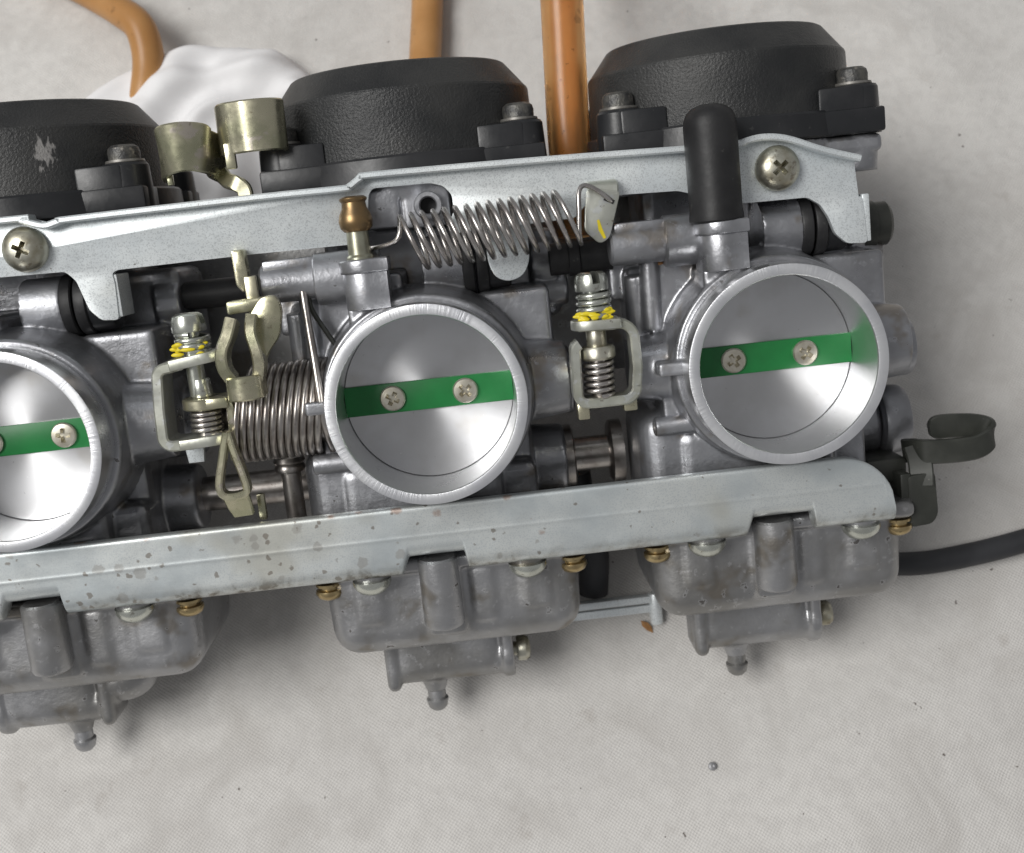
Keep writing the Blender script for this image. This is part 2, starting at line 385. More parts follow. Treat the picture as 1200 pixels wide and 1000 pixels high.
def cast(mb, voxel=0.62, smooth=4):
    """melt overlapping solids into one casting with soft fillets"""
    m = evaluated(mb.raw(), [('REMESH', dict(mode='VOXEL', voxel_size=voxel)), ('SMOOTH', dict(factor=0.5, iterations=smooth))])
    m.transform(Matrix.Scale(S, 4)); m.shade_smooth(); return m

def cut(mb, cutter, angle=30):
    a = mb.raw(); co = bpy.data.objects.new('cutter', cutter.raw()); C.objects.link(co)
    m = evaluated(a, [('BOOLEAN', dict(operation='DIFFERENCE', object=co, solver='EXACT'))])
    bpy.data.objects.remove(co)
    m.transform(Matrix.Scale(S, 4)); m.shade_smooth(); m.set_sharp_from_angle(angle=R(angle)); return m

def link(name, me, m, parent=None, loc=(0, 0, 0), label=None):
    o = bpy.data.objects.new(name, me); C.objects.link(o)
    if m is not None:
        me.materials.clear()
        for k in (m if isinstance(m, (list, tuple)) else [m]): me.materials.append(M[k])
    o.parent = parent; o.location = Vector(loc)*S
    if label: o['label'] = label
    return o

def dup(o, parent, dx=0.0, keep=True):
    c = o.copy(); C.objects.link(c); c.parent = parent
    c.location.x += dx*S
    if keep:
        for ch in o.children: dup(ch, c)
    return c

def arc(cx, cy, r, a0, a1, n=8):
    return [(cx + r*math.cos(R(a0 + (a1-a0)*i/n)), cy + r*math.sin(R(a0 + (a1-a0)*i/n))) for i in range(n+1)]

def spline(pts, n=10):
    P = [Vector(p) for p in pts]; out = []
    for i in range(len(P)-1):
        a, b, c, d = P[max(i-1, 0)], P[i], P[i+1], P[min(i+2, len(P)-1)]
        for k in range(n):
            t = k/n
            out.append(0.5*((2*b) + (c-a)*t + (2*a-5*b+4*c-d)*t*t + (3*b-a-3*c+d)*t**3))
    out.append(P[-1]); return out

def rounded(poly, r, n=4):
    """round the corners of a polygon; r one value or one per corner"""
    out = []; k = len(poly)
    for i in range(k):
        p = Vector(poly[i]); a = Vector(poly[i-1]); b = Vector(poly[(i+1) % k])
        rr = r[i] if isinstance(r, (list, tuple)) else r
        d = min(rr, (a-p).length*0.48, (b-p).length*0.48)
        if d < 0.05: out.append(tuple(p)); continue
        p0 = p + (a-p).normalized()*d; p1 = p + (b-p).normalized()*d
        for j in range(n+1):
            t = j/n; q = p0*(1-t)**2 + p*2*t*(1-t) + p1*t*t; out.append((q.x, q.y))
    return out

def helix(p0, p1, rad, turns, shear=0.0, ph=0.0, n=28, up=(0, 1, 0)):
    p0 = Vector(p0); p1 = Vector(p1); a = (p1-p0).normalized(); u = Vector(up); u = (u - a*u.dot(a)).normalized(); t = a.cross(u)
    N = int(turns*n); out = []
    for i in range(N+1):
        f = i/N; g = ph + 2*math.pi*turns*f
        r = u*math.cos(g)*rad + t*math.sin(g)*rad
        out.append(p0 + (p1-p0)*f + r + a*(-shear*math.cos(g)*rad))
    return out

# ------------------------------------------------------------------ setting: the canvas the bank lies on
def canvas():
    bm = bmesh.new(); xs = []; 
    def line(lo, hi, a, b, fine, coarse):
        out = []; x = lo
        while x < hi:
            out.append(x); x += fine if a <= x < b else coarse
        out.append(hi); return out
    X = line(-1500, 1500, -260, 330, 6, 60); Y = line(-1300, 1700, -180, 360, 6, 60)
    def z(x, y):
        h = 0.9*math.sin(x*0.021 + y*0.013 + 1.0) + 0.7*math.sin(x*0.034 - y*0.027 + 2.2) + 0.5*math.sin(x*0.011 + y*0.052)
        # long shallow crease running away beside the bank
        d = y - (75 - 0.12*(x-115)); h += 6.5*(math.exp(-(d/6.0)**2) if d < 0 else math.exp(-(d/16.0)**2))*max(0, min(1, (x-108)/40))
        d = (x + 0.35*y) - 205; h += 2.2*math.exp(-(d/13.0)**2)*max(0, min(1, (y-60)/60))
        d = (y - 0.25*x) - 190; h += 2.0*math.exp(-(d/12.0)**2)
        d = (y + 0.8*x) - 22; h += 1.1*math.exp(-((d-150)/5.0)**2) + 0.9*math.exp(-((y - 0.6*x + 150)/5.0)**2)
        d = y + 0.3*x + 128 + 5*math.sin(x*0.03); h += 1.0*math.exp(-(d/4.5)**2)
        d = y - 1.6*x - 330 + 8*math.sin(x*0.04); h += 1.3*math.exp(-(d/9)**2)
        near = max(0.0, 1 - math.hypot(x-5, y-10)/115)
        return h*(1-near) - 2.2
    V = [[bm.verts.new((x*S, y*S, z(x, y)*S)) for y in Y] for x in X]
    for i in range(len(X)-1):
        for j in range(len(Y)-1): bm.faces.new((V[i][j], V[i+1][j], V[i+1][j+1], V[i][j+1]))
    me = bpy.data.meshes.new('canvas'); bm.to_mesh(me); bm.free(); me.shade_smooth()
    o = link('canvas_ground', me, 'cloth'); o['kind'] = 'structure'
canvas()

# ------------------------------------------------------------------ the bank
bank = bpy.data.objects.new('carburetor_bank', None); C.objects.link(bank)
bank.matrix_world = BANK
bank.empty_display_size = 0.02
bank['label'] = 'row of joined metal carburetors with black covers, zinc rails and springs lying on white canvas'
bank['category'] = 'carburetor'
XC = (-88.0, 0.0, 75.5)

# ---- cast body -------------------------------------------------------------
def body_mesh():
    b = MB()
    b.box(-22, 22, -22, 17, -64, -25, 3)
    b.box(-22, 22, 10, 44, -64, -42, 3)
    b.box(-20, 20, 28, 45, -66, -42, 3)
    b.cyl((0, 0, -76), (0, 0, -56), 26, 25, 56)
    b.cyl((0, 0, -64), (0, 0, -20.6), 22.5, 22.5, 56)
    # flare round the mouth (hollow: the machined mouth sits in it)
    b.lathe([(20.2, -24), (20.2, -8.6), (21.9, -8.2), (22.5, -9.0), (22.9, -12), (23.3, -17), (23.8, -21), (24.2, -24)], (0, 0, 0), (0, 0, 1), 72, loop=True)
    # rim under the diaphragm cover with its ears
    b.cyl((0, 42.6, -51), (0, 46.0, -51), 30.4, 31.2, 64)
    for sx in (-1, 1):
        for w in (-31, -71):
            b.box(min(sx*17, sx*31.2), max(sx*17, sx*31.2), 42.0, 46.0, w-5, w+5, 1.2)
            b.cyl((sx*26.5, 38, w), (sx*26.5, 46, w), 4.6, 5.0, 24)
    # upper left: starter passage tube, wall and bosses
    b.box(-25, -3, 5, 27, -42, -20.6, 1.0)
    b.cyl((-24.4, 8, -21.6), (-24.0, 27, -21.0), 2.3, 2.1, 20)
    b.cyl((-26.9, 6.2, -24.5), (-27.2, 20.5, -23.6), 3.0, 2.5, 24)
    b.box(-32.5, -21, 15, 31, -48, -29, 1.2)
    b.box(-29, -20, 4, 22, -40, -25.5, 1.5)
    b.box(-14.6, -5, 10, 21.2, -24, -9.2, 0.8)
    # lower left lobe and its top shelf
    b.box(-30, -2, -36, -9.6, -46, -16.4, 5.2, 5)
    b.box(-22, 14, -34, -14, -40, -15.5, 3, 3)
    b.box(-22, 22, -36, -18, -58, -20, 2)
    b.box(-24.5, -15, -11.4, -4.5, -28, -15.4, 0.7)
    # throttle shaft bosses
    b.cyl((-31, 0, -19), (-18, 0, -19), 6.6, 8.2, 36)
    b.cyl((18, 0, -21), (31, 0, -21), 9.6, 8.0, 36)
    b.cyl((20, -3, -38), (33, -3, -38), 8.5, 8.0, 36)
    b.box(18, 30, -9, 8, -44, -24, 2.5)
    # lug beside the mouth
    b.box(-26, -19, -0.6, 2.3, -11.5, -7.0, 0.4)
    # upper right: choke housing and wall
    b.box(13, 29, 6, 20.5, -42, -22.6, 1.2)
    b.box(12, 33, 12, 33, -62, -39, 2.5)
    b.cyl((26, 24.8, -42), (32.2, 24.8, -42), 5.8, 5.4, 28, bev=0.8)
    b.cyl((26, 18.5, -42), (34.6, 18.5, -42), 4.6, 4.2, 28, bev=0.8)
    b.cyl((1.6, 27.3, -26.6), (10.6, 27.3, -26.6), 6.7, 6.7, 44)
    b.cyl((6, 14, -26.5), (6, 24, -26.5), 5.4, 4.6, 28)
    b.box(1.5, 12, 14, 40, -50, -32, 2)
    b.cyl((4.6, 40.5, -34), (4.6, 40.5, -22), 3.6, 3.3, 28)
    b.box(-9.5, -1.6, 36.5, 45, -44, -20.2, 0.5)
    b.box(-1, 9.5, 36, 45.5, -44, -20.6, 0.5)
    # lower right: fuel joint boss
    b.cyl((8, -22, -40), (30, -22, -40), 9.6, 8.0, 36, bev=1.0)
    m = cast(b, 0.40, 2)
    for p in m.vertices:                 # bore out the seat of the machined mouth
        if p.co.z > -0.0208 and math.hypot(p.co.x, p.co.y) < 0.0202: p.co.z = -0.0208
    return m
body_me = body_mesh()

def spigot_mesh():
    n = 96
    b = MB()
    b.lathe([(18.6, -21.5), (18.6, -0.35), (18.75, -0.05), (18.95, 0.0), (20.6, 0.0), (20.9, -0.1), (21.0, -0.45), (21.0, -9.4), (20.4, -9.6), (20.4, -21.5)], (0, 0, 0), (0, 0, 1), n, loop=True)
    m = b.mesh(25)
    m.materials.append(M['mach']); m.materials.append(M['face'])
    for p in m.polygons:
        if p.normal.z > 0.5 : p.material_index = 1
    return m
spigot_me = spigot_mesh()
b = MB(); b.lathe([(0, -18.8), (18.4, -18.8), (18.55, -18.5), (18.5, -17.5), (18.4, -17.4), (0, -17.4)], (0, 0, 0), (0, 0, 1), 96); plate_me = b.mesh(25)
b = MB(); b.box(-18.5, 18.5, -3.3, 3.3, -17.6, -16.6, 0.22); shaft_me = b.mesh(30)

def cross(w0, w1, l, t, ang=0, o=(0, 0)):
    k = MB(); mt = Matrix.Translation((o[0], o[1], 0)) @ Matrix.Rotation(R(ang), 4, 'Z')
    def wedge(lx, ly):
        poly = []
        k.prism([(-lx, -ly), (lx, -ly), (lx, ly), (-lx, ly)], w0, w1, mtx=mt)
    # one solid plus-shaped prism
    k.bm.free(); k.bm = bmesh.new()
    pts = [(-t, -l), (t, -l), (t, -t), (l, -t), (l, t), (t, t), (t, l), (-t, l), (-t, t), (-l, t), (-l, -t), (-t, -t)]
    bm = k.bm
    A = [bm.verts.new(mt @ Vector((x*0.55, y*0.55, w0))) for x, y in pts]; B = [bm.verts.new(mt @ Vector((x*1.06, y*1.06, w1))) for x, y in pts]
    bm.faces.new(A[::-1]); bm.faces.new(B)
    for i in range(12): bm.faces.new((A[i], A[(i+1) % 12], B[(i+1) % 12], B[i]))
    return k
# countersunk throttle screw, pan-head bracket screw
b = MB(); b.lathe([(0, -1), (2.7, -1), (2.78, 0.5), (2.5, 0.85), (1.5, 0.98), (0, 1.0)], (0, 0, 0), (0, 0, 1), 40)
tscrew_me = cut(b, cross(-0.1, 1.3, 1.7, 0.52, 20))
b = MB(); b.lathe([(0, -2.2), (4.3, -2.2), (4.75, -1.9), (4.85, -0.9), (4.4, 0.3), (3.4, 1.25), (2.0, 1.8), (0, 1.95)], (0, 0, 0), (0, 0, 1), 48)
pan_me = cut(b, cross(-0.6, 2.6, 2.0, 0.55, 28))

# slender air passage with an open end
b = MB(); b.lathe([(0, 0.8), (1.15, 0.8), (1.25, 0.0), (1.6, -0.1), (2.05, 0.15), (2.2, 0.7), (2.3, 11.5), (0, 11.5)], (-26.9, -12.6, -14.8), (1, -0.02, -0.05), 28); pass_me = b.mesh(35)
b = MB(); b.lathe([(4.5, 0), (6.75, 0), (6.95, 0.3), (6.95, 2.3), (6.6, 2.6), (4.5, 2.6)], (10.4, 27.3, -26.6), (1, 0, 0), 40, loop=True); seal_me = b.mesh(35)
b = MB(); b.cyl((13.9, 27.3, -26.6), (21, 27.3, -26.6), 6.5, 6.3, 40, bev=0.7); plug_me = b.mesh(35)

# starter passage: stepped tube with a flat rib; block that carries the vacuum nipple
b = MB(); b.lathe([(0, -33), (3.6, -33), (4.1, -32.5), (4.2, -21.4), (4.6, -21.2), (5.3, -21.2), (5.6, -20.9), (5.6, -7), (0, -7)], (0, 27.4, -17.4), (1, 0, 0), 40)
b.box(-32, -20.6, 30.2, 32.4, -21, -14.6, 0.5); tube_me = b.mesh(32)
oc = [(-5.2, -16)] + [(-5.2, -6.6)] + arc(-10, -11.0, 4.7, 68, 180, 10) + [(-14.7, -16)]
ob = [(-4.8, -16.4)] + [(-4.8, -6.1)] + arc(-10, -11.0, 5.35, 64, 180, 10) + [(-15.35, -16.4)]
up = Matrix.Rotation(R(-90), 4, 'X')
b = MB(); b.prism([(x, -w) for x, w in [(p, q) for p, q in oc]], 20.4, 28.2, 0.25, mtx=Matrix(((1,0,0,0),(0,0,1,0),(0,-1,0,0),(0,0,0,1))))
b.prism([(x, -w) for x, w in ob], 28.0, 30.9, 0.5, 3, mtx=Matrix(((1,0,0,0),(0,0,1,0),(0,-1,0,0),(0,0,0,1)))); boss_me = b.mesh(32)

bodies = []
for i, x in enumerate(XC):
    bd = link('carburetor_body', body_me, 'cast' if i == 0 else None, bank, (x, 0, 0))
    link('throttle_mouth', spigot_me, None, bd)
    pl = link('throttle_plate', plate_me, 'turned' if i == 0 else None, bd)
    sh = link('throttle_shaft', shaft_me, 'green' if i == 0 else None, bd)
    for sx in (-1, 1):
        t = link('throttle_screw', tscrew_me, 'tscrew' if i == 0 and sx < 0 else None, bd, (sx*8.0, 0, -16.45))
        t.rotation_euler.z = R((17, 65, 40, 20, 10, 33)[i*2 + (sx > 0)])
    link('starter_passage', tube_me, 'cast' if i == 0 else None, bd)
    link('nipple_boss', boss_me, 'cast' if i == 0 else None, bd)
    link('air_passage', pass_me, 'cast' if i == 0 else None, bd)
    link('seal_ring', seal_me, 'rubber' if i == 0 else None, bd)
    s2 = link('seal_ring', seal_me, None, bd, (3.1, 0, 0))
    link('choke_plug', plug_me, 'plastic2' if i == 0 else None, bd)
    bodies.append(bd)
bodies[1]['label'] = 'middle cast aluminium carburetor body with a brass nipple'
bodies[2]['label'] = 'end cast aluminium carburetor body with a black rubber cap on its nipple'
bodies[0]['label'] = 'cast aluminium carburetor body cut off by the picture edge'

# brass nipple on the middle body, rubber cap on the end body
b = MB(); b.lathe([(0, 30.5), (2.9, 30.5), (2.9, 31.3), (2.45, 31.8), (2.3, 37.2), (0, 37.2)], (-10.6, 0, -11.0), (0, 1, 0), 28)
ns = link('nipple_stem', b.mesh(), 'nickel', bodies[1])
b = MB(); b.lathe([(0, 36.6), (2.6, 36.6), (3.35, 37.4), (3.6, 38.8), (3.3, 40.2), (2.65, 41.4), (2.5, 42.6), (2.9, 43.1), (2.9, 43.5), (2.2, 43.9), (1.5, 43.9), (1.4, 42), (0, 42)], (-10.6, 0, -11.0), (0, 1, 0), 32)
link('nipple_bulb', b.mesh(40), 'brass', bodies[1])
b = MB(); b.lathe([(0, 30.6), (5.3, 30.6), (5.75, 31.0), (5.75, 31.9), (5.55, 33), (5.6, 50.2), (5.4, 51.8), (4.7, 53.2), (3.5, 54.2), (2.0, 54.7), (0, 54.85)], (-10.5, 0, -11.0), (0, 1, 0), 44)
link('rubber_cap', b.mesh(40), 'rubber', bodies[2], label='black rubber cap over the nipple')
# bosses only the end body shows
b = MB(); b.cyl((24, -4.2, -40), (39.8, -4.2, -40), 7.6, 7.2, 40, bev=1.2)
link('end_boss', b.mesh(40), 'cast', bodies[2])
b = MB(); b.cyl((30, -21.5, -38), (37, -21.5, -38), 8.6, 8.2, 36, bev=1.4)
link('end_plug', b.mesh(40), 'cast', bodies[2])
b = MB(); b.lathe([(0, 0), (4.9, 0), (5.2, 0.4), (5.2, 3.2), (4.4, 4.0), (0, 4.0)], (32.6, 25.4, -41), (1, 0, 0), 32); b.cyl((30, 25.4, -41), (32.8, 25.4, -41), 5.6, 5.6, 32)
link('end_bolt', b.mesh(30), 'olive', bodies[2])

# ---- diaphragm covers ------------------------------------------------------
def cover_meshes():
    b = MB()
    b.lathe([(0, 50), (30.9, 50), (30.4, 65.6), (30.2, 66.1), (29.8, 66.5), (25.5, 71.8), (25.0, 72.1), (24.4, 72.2), (22.8, 71.6), (0, 71.5)], (0, 0, -51), (0, 1, 0), 96)
    f = MB()
    f.lathe([(0, 46.1), (32.2, 46.1), (32.6, 46.5), (32.3, 51.4), (31.9, 51.9), (30.2, 52.0), (0, 52.0)], (0, 0, -51), (0, 1, 0), 96)
    for sx in (-1, 1):
        for w in (-31, -71):
            k = 1 if w > -51 else -1
            # ear: a tab ending in a round post
            f.box(min(sx*16.8, sx*27), max(sx*16.8, sx*27), 46.2, 56.5, min(w-4*k, w+6.4*k), max(w-4*k, w+6.4*k), 0.6)
            f.lathe([(0, 46.15), (5.6, 46.15), (5.2, 56.2), (4.8, 56.8), (0, 56.8)], (sx*26.5, 0, w+0.9*k), (0, 1, 0), 32)
            f.box(min(sx*8, sx*31.4), max(sx*8, sx*31.4), 46.25, 51.6, min(w-5*k, w+6.9*k), max(w-5*k, w+6.9*k), 0.6)
    return b.mesh(16), f.mesh(30)
cover_me, flange_me = cover_meshes()
b = MB(); b.lathe([(0, 57.5), (3.5, 57.5), (3.55, 59.4), (3.3, 60.3), (2.5, 60.9), (2.1, 60.9), (1.9, 60.2), (0, 60.1)], (0, 0, 0), (0, 1, 0), 28); boltm = b.mesh(35)
b = MB(); b.lathe([(0, 56.85), (4.2, 56.85), (4.35, 57.1), (4.2, 57.6), (0, 57.6)], (0, 0, 0), (0, 1, 0), 28); washm = b.mesh(35)
for i, x in enumerate(XC):
    cv = link('diaphragm_cover', cover_me if i else cover_me.copy(), ('scuffed', 'plastic', None)[i], bank, (x, 0, 0))
    link('cover_flange', flange_me, 'plastic2' if i == 0 else None, cv)
    for j, (bx, bw) in enumerate(((-26.5, -31), (26.5, -31), (-26.5, -71), (26.5, -71))):
        link('cover_bolt', boltm, 'bolt' if i == 0 and j == 0 else None, cv, (bx, 0, bw)).rotation_euler.y = random.random()
        link('washer', washm, 'washer' if i == 0 and j == 0 else None, cv, (bx, 0, bw))

# ---- float bowls -----------------------------------------------------------
def bowl_mesh():
    b = MB()
    bb = bmesh.new(); bmesh.ops.create_cube(bb, size=1)
    for p in bb.verts: p.co = Vector((p.co.x*(59.2 if p.co.y > 0 else 57.4), -49.5 + p.co.y*21, -38 + p.co.z*40))
    es = [e for e in bb.edges if not all(v.co.y > -45 for v in e.verts)]
    bmesh.ops.bevel(bb, geom=es, offset=6.2, segments=6, profile=0.5, affect='EDGES')
    b._take(bb)
    b.box(-31, 31, -40.2, -36.8, -60, -16, 1.0)
    for sx in (-1, 1):
        b.cyl((sx*17.4, -40.2, -15), (sx*17.4, -36.5, -15), 4.2, n=28)
        b.cyl((sx*28, -40.6, -20.5), (sx*28, -36.5, -20.5), 3.6, n=28)
        b.box(sx*17.4-4.2, sx*17.4+4.2, -40.2, -36.8, -24, -15, 0.6)
        # shallow pads rising behind the screws
        b.box(sx*19-3.6, sx*19+3.6, -52, -40, -24, -17.2, 1.3)
    b.box(4, 10, -54, -40, -24, -17.2, 1.4)
    b.box(-6.5, 2.5, -56, -40, -26, -16.5, 1.2)
    m = cast(b, 0.6, 4); return m
bowl_me = bowl_mesh()
b = MB(); b.lathe([(0, -36.0), (3.9, -36.0), (4.45, -36.5), (4.6, -50.8), (4.2, -51.8), (3.4, -52.3), (0, -52.4)], (-2.4, 0, -13.4), (0, 1, 0), 40); col_me = b.mesh(35)
b = MB(); b.lathe([(0, -43.9), (1.4, -43.8), (2.9, -43.2), (4.0, -42.0), (4.35, -41.0), (4.3, -40.3), (0, -40.3)], (0, 0, 0), (0, 1, 0), 32); sil_me = b.mesh(40)
b = MB(); b.lathe([(0, -45.0), (1.6, -44.9), (2.7, -44.3), (3.2, -43.3), (3.1, -42.6), (2.2, -42.4), (2.2, -41.7), (3.0, -41.6), (3.0, -41.0), (0, -40.9)], (0, 0, 0), (0, 1, 0), 32); gold_me = b.mesh(40)

def drain_mesh(x0, x1, nip, side, lump):
    b = MB()
    b.cyl((x0, -68.4, -37), (x1, -68.4, -37), 5.4, 5.6, 32)
    b.box(x0-1.4, x1-0.6, -73.4, -56, -43.2, -30.8, 5.2, 7)
    fx = x1 if side > 0 else x0
    b.lathe([(0, -1.4), (6.5, -1.4), (6.9, -0.9), (6.9, 1.0), (6.5, 1.4), (0, 1.4)], (fx, -68.0, -37), (1, 0, 0), 32)
    b.box(fx-1.4, fx+1.4, -68, -57, -44.2, -30.4, 0.8)
    ox = x0 if side > 0 else x1
    b.box(ox-1.6, ox+1.8, -74.0, -56, -43.6, -30.3, 1.6, 3)
    if lump: b.ball((x1+3.6, -63.5, -37), 6.6, (1.25, 0.95, 1))
    b.cyl((nip, -73, -38), (nip, -77, -38), 3.6, 2.4, 24)
    return cast(b, 0.5, 3)
b = MB(); b.lathe([(0, -82.2), (1.5, -82.1), (2.3, -81.3), (2.75, -79.6), (2.75, -79.2), (2.25, -78.7), (2.2, -74), (0, -74)], (0, 0, -38), (0, 1, 0), 28); nip_me = b.mesh(40)
b = MB(); b.lathe([(0, -3), (1.7, -3), (1.7, 0), (2.9, 0.05), (3.1, 0.5), (3.1, 2.2), (2.6, 3.0), (1.3, 3.4), (0, 3.45)], (0, 0, 0), (1, 0, 0), 32)
k = MB(); k.box(2.4, 4.5, -0.45, 0.45, -4, 4)
dscrew_me = cut(b, k)
dr_r = drain_mesh(-17.5, 10.8, -8.0, 1, False); dr_l = drain_mesh(-24.4, 1.0, -8.0, -1, True)
for i, x in enumerate(XC):
    bw = link('float_bowl', bowl_me, 'bowl' if i == 0 else None, bank, (x, 0, 0))
    link('jet_column', col_me, 'bowl' if i == 0 else None, bw)
    for j, sx in enumerate((-1, 1)):
        link('bowl_screw', sil_me, 'silver' if i == 0 and j == 0 else None, bw, (sx*17.5, 0.7, -14.2))
        g = link('bowl_clip_screw', gold_me, 'gold' if i == 0 and j == 0 else None, bw, (sx*28, 0, -20))
    if i == 0: link('drain_boss', dr_l, 'bowl', bw)
    else: link('drain_boss', dr_r, 'bowl' if i == 1 else None, bw)
    link('drain_nipple', nip_me, 'bowl' if i == 0 else None, bw, (-8.0, 0, 0))
    ds = link('drain_screw', dscrew_me, 'panscrew' if i == 0 else None, bw, (13.0 if i else -26.6, -68.4, -37))
    ds.rotation_euler = (R(25 + 30*i), 0, R(180) if i == 0 else 0)

# ---- upper rail ------------------------------------------------------------
top = [(-140, 47.6), (-84, 47.6), (-81.5, 47.2), (-77, 45.6), (-73.5, 46.2), (-70, 46.4), (-32, 46.7), (-13.6, 46.6), (-11.6, 46.9), (-9.0, 48.4), (-6.0, 48.8),
       (31, 48.1), (60, 47.2), (71.5, 46.9), (74.0, 47.5), (77, 47.9), (80.5, 47.6), (84, 46.6), (90.4, 43.9), (98.4, 41.3)]
bot = [(99.3, 32.5), (99.9, 22.3), (95.5, 22.6), (92.9, 25.0), (91.7, 28.6), (90.0, 31.6), (87.2, 33.5), (72.8, 33.7), (64.5, 36.0), (59, 37.9),
       (45.5, 38.4), (40, 38.4), (36, 34.5), (9.8, 34.0), (8.6, 36.5), (9.9, 38.6), (9.9, 42.2), (8.3, 44.3), (5.6, 45.2), (-7.0, 45.4), (-8.0, 44.2), (-9.6, 34.4), (-13, 34.0),
       (-33.8, 34.2), (-64.0, 34.0), (-65.2, 33.4), (-64.9, 31.5), (-65.3, 23.3), (-69.0, 23.6), (-71.2, 26.0), (-72.2, 29.6), (-73.0, 32.6), (-75.0, 34.8), (-89, 35.1), (-140, 35.6)]
fw = lambda L_: [(12.4 + (x-12.4)*0.99, 35.7 + (v-35.7)*0.99) for x, v in L_]
top = fw(top); bot = fw(bot)
b = MB()
b.prism(rounded(top, 0.6, 2) + rounded(bot, 0.8, 3), -19.3, -17.5, 0.3, 2)
# turned-up lip following the top edge
tp = spline([(x, v-0.7, -16.4) for x, v in top], 4)
b.ribbon(tp, (0, 0, 1), 4.4, 1.4)
# folded edge beside the end tab, folded tab at the other end, tongue behind the spring
b.box(98.4, 100.1, 22.7, 33.0, -25, -17.8, 0.35)
b.box(-65.3, -63.6, 24.0, 33.2, -27, -17.9, 0.3)
b.prism(rounded([(16.0, 36), (16.0, 27.0), (17.2, 23.6), (20.2, 22.3), (23.6, 23.4), (25.2, 26.6), (25.4, 36)], 1.6, 4), -20.4, -18.7, 0.3)
ub = link('upper_rail', b.mesh(28), 'zinc', bank, label='flat zinc plated rail along the covers')
for x in (-81.3, 80.0):
    o = link('rail_screw', pan_me, 'panscrew' if x < 0 else None, ub, (x, 40.35, -15.3)); o.rotation_euler.z = R(33 if x < 0 else 12)
# hooked spring tab, bent towards the viewer
b = MB()
b.prism(rounded([(36.2, 38.6), (45.2, 38.6), (41.6, 28.9), (39.4, 28.2), (36.6, 31.0)], 1.3, 4), -0.75, 0.75, 0.3,
        mtx=Matrix.Translation((0, 0, -14.2)) @ Matrix.Rotation(R(-14), 4, 'Y') @ Matrix.Translation((0, 0, 9)) )
tab_me = b.mesh(30)
b = MB(); b.prism(rounded([(38.4, 40.5), (45.6, 39.2), (42.4, 29.6), (40.2, 28.4), (37.0, 31.6)], 1.3, 4), -14.6, -13.2, 0.3)
b.ribbon(spline([(41.8, 38.6, -13.9), (42.0, 40.4, -14.6), (42.0, 41.0, -16), (42.0, 41.2, -18.4)], 5), (1, 0, 0), 6.6, 1.4)
tab = link('spring_tab', b.mesh(35), 'dull', ub)
b = MB(); b.ribbon([(40.2, 33.6, -13.12), (40.5, 31.6, -13.12), (41.3, 29.6, -13.12)], (1, 0, 0), [0.5, 0.9, 0.6], 0.16)
link('paint_mark', b.mesh(), 'yellow', ub)
b = MB(); b.lathe([(1.75, -5), (1.75, 0.0), (2.0, 0.3), (2.8, 0.3), (3.1, 0.0), (3.1, -5)], (4.6, 40.5, -16.4), (0, 0, 1), 32, loop=True)
link('vent_tube', b.mesh(35), 'cast', bodies[1])
b = MB(); b.cyl((4.6, 40.5, -20.9), (4.6, 40.5, -19.9), 1.76, n=24); link('painted_bore_shade', b.mesh(), 'rubber', bodies[1])  # black disc stands in for the shade deep inside the tube

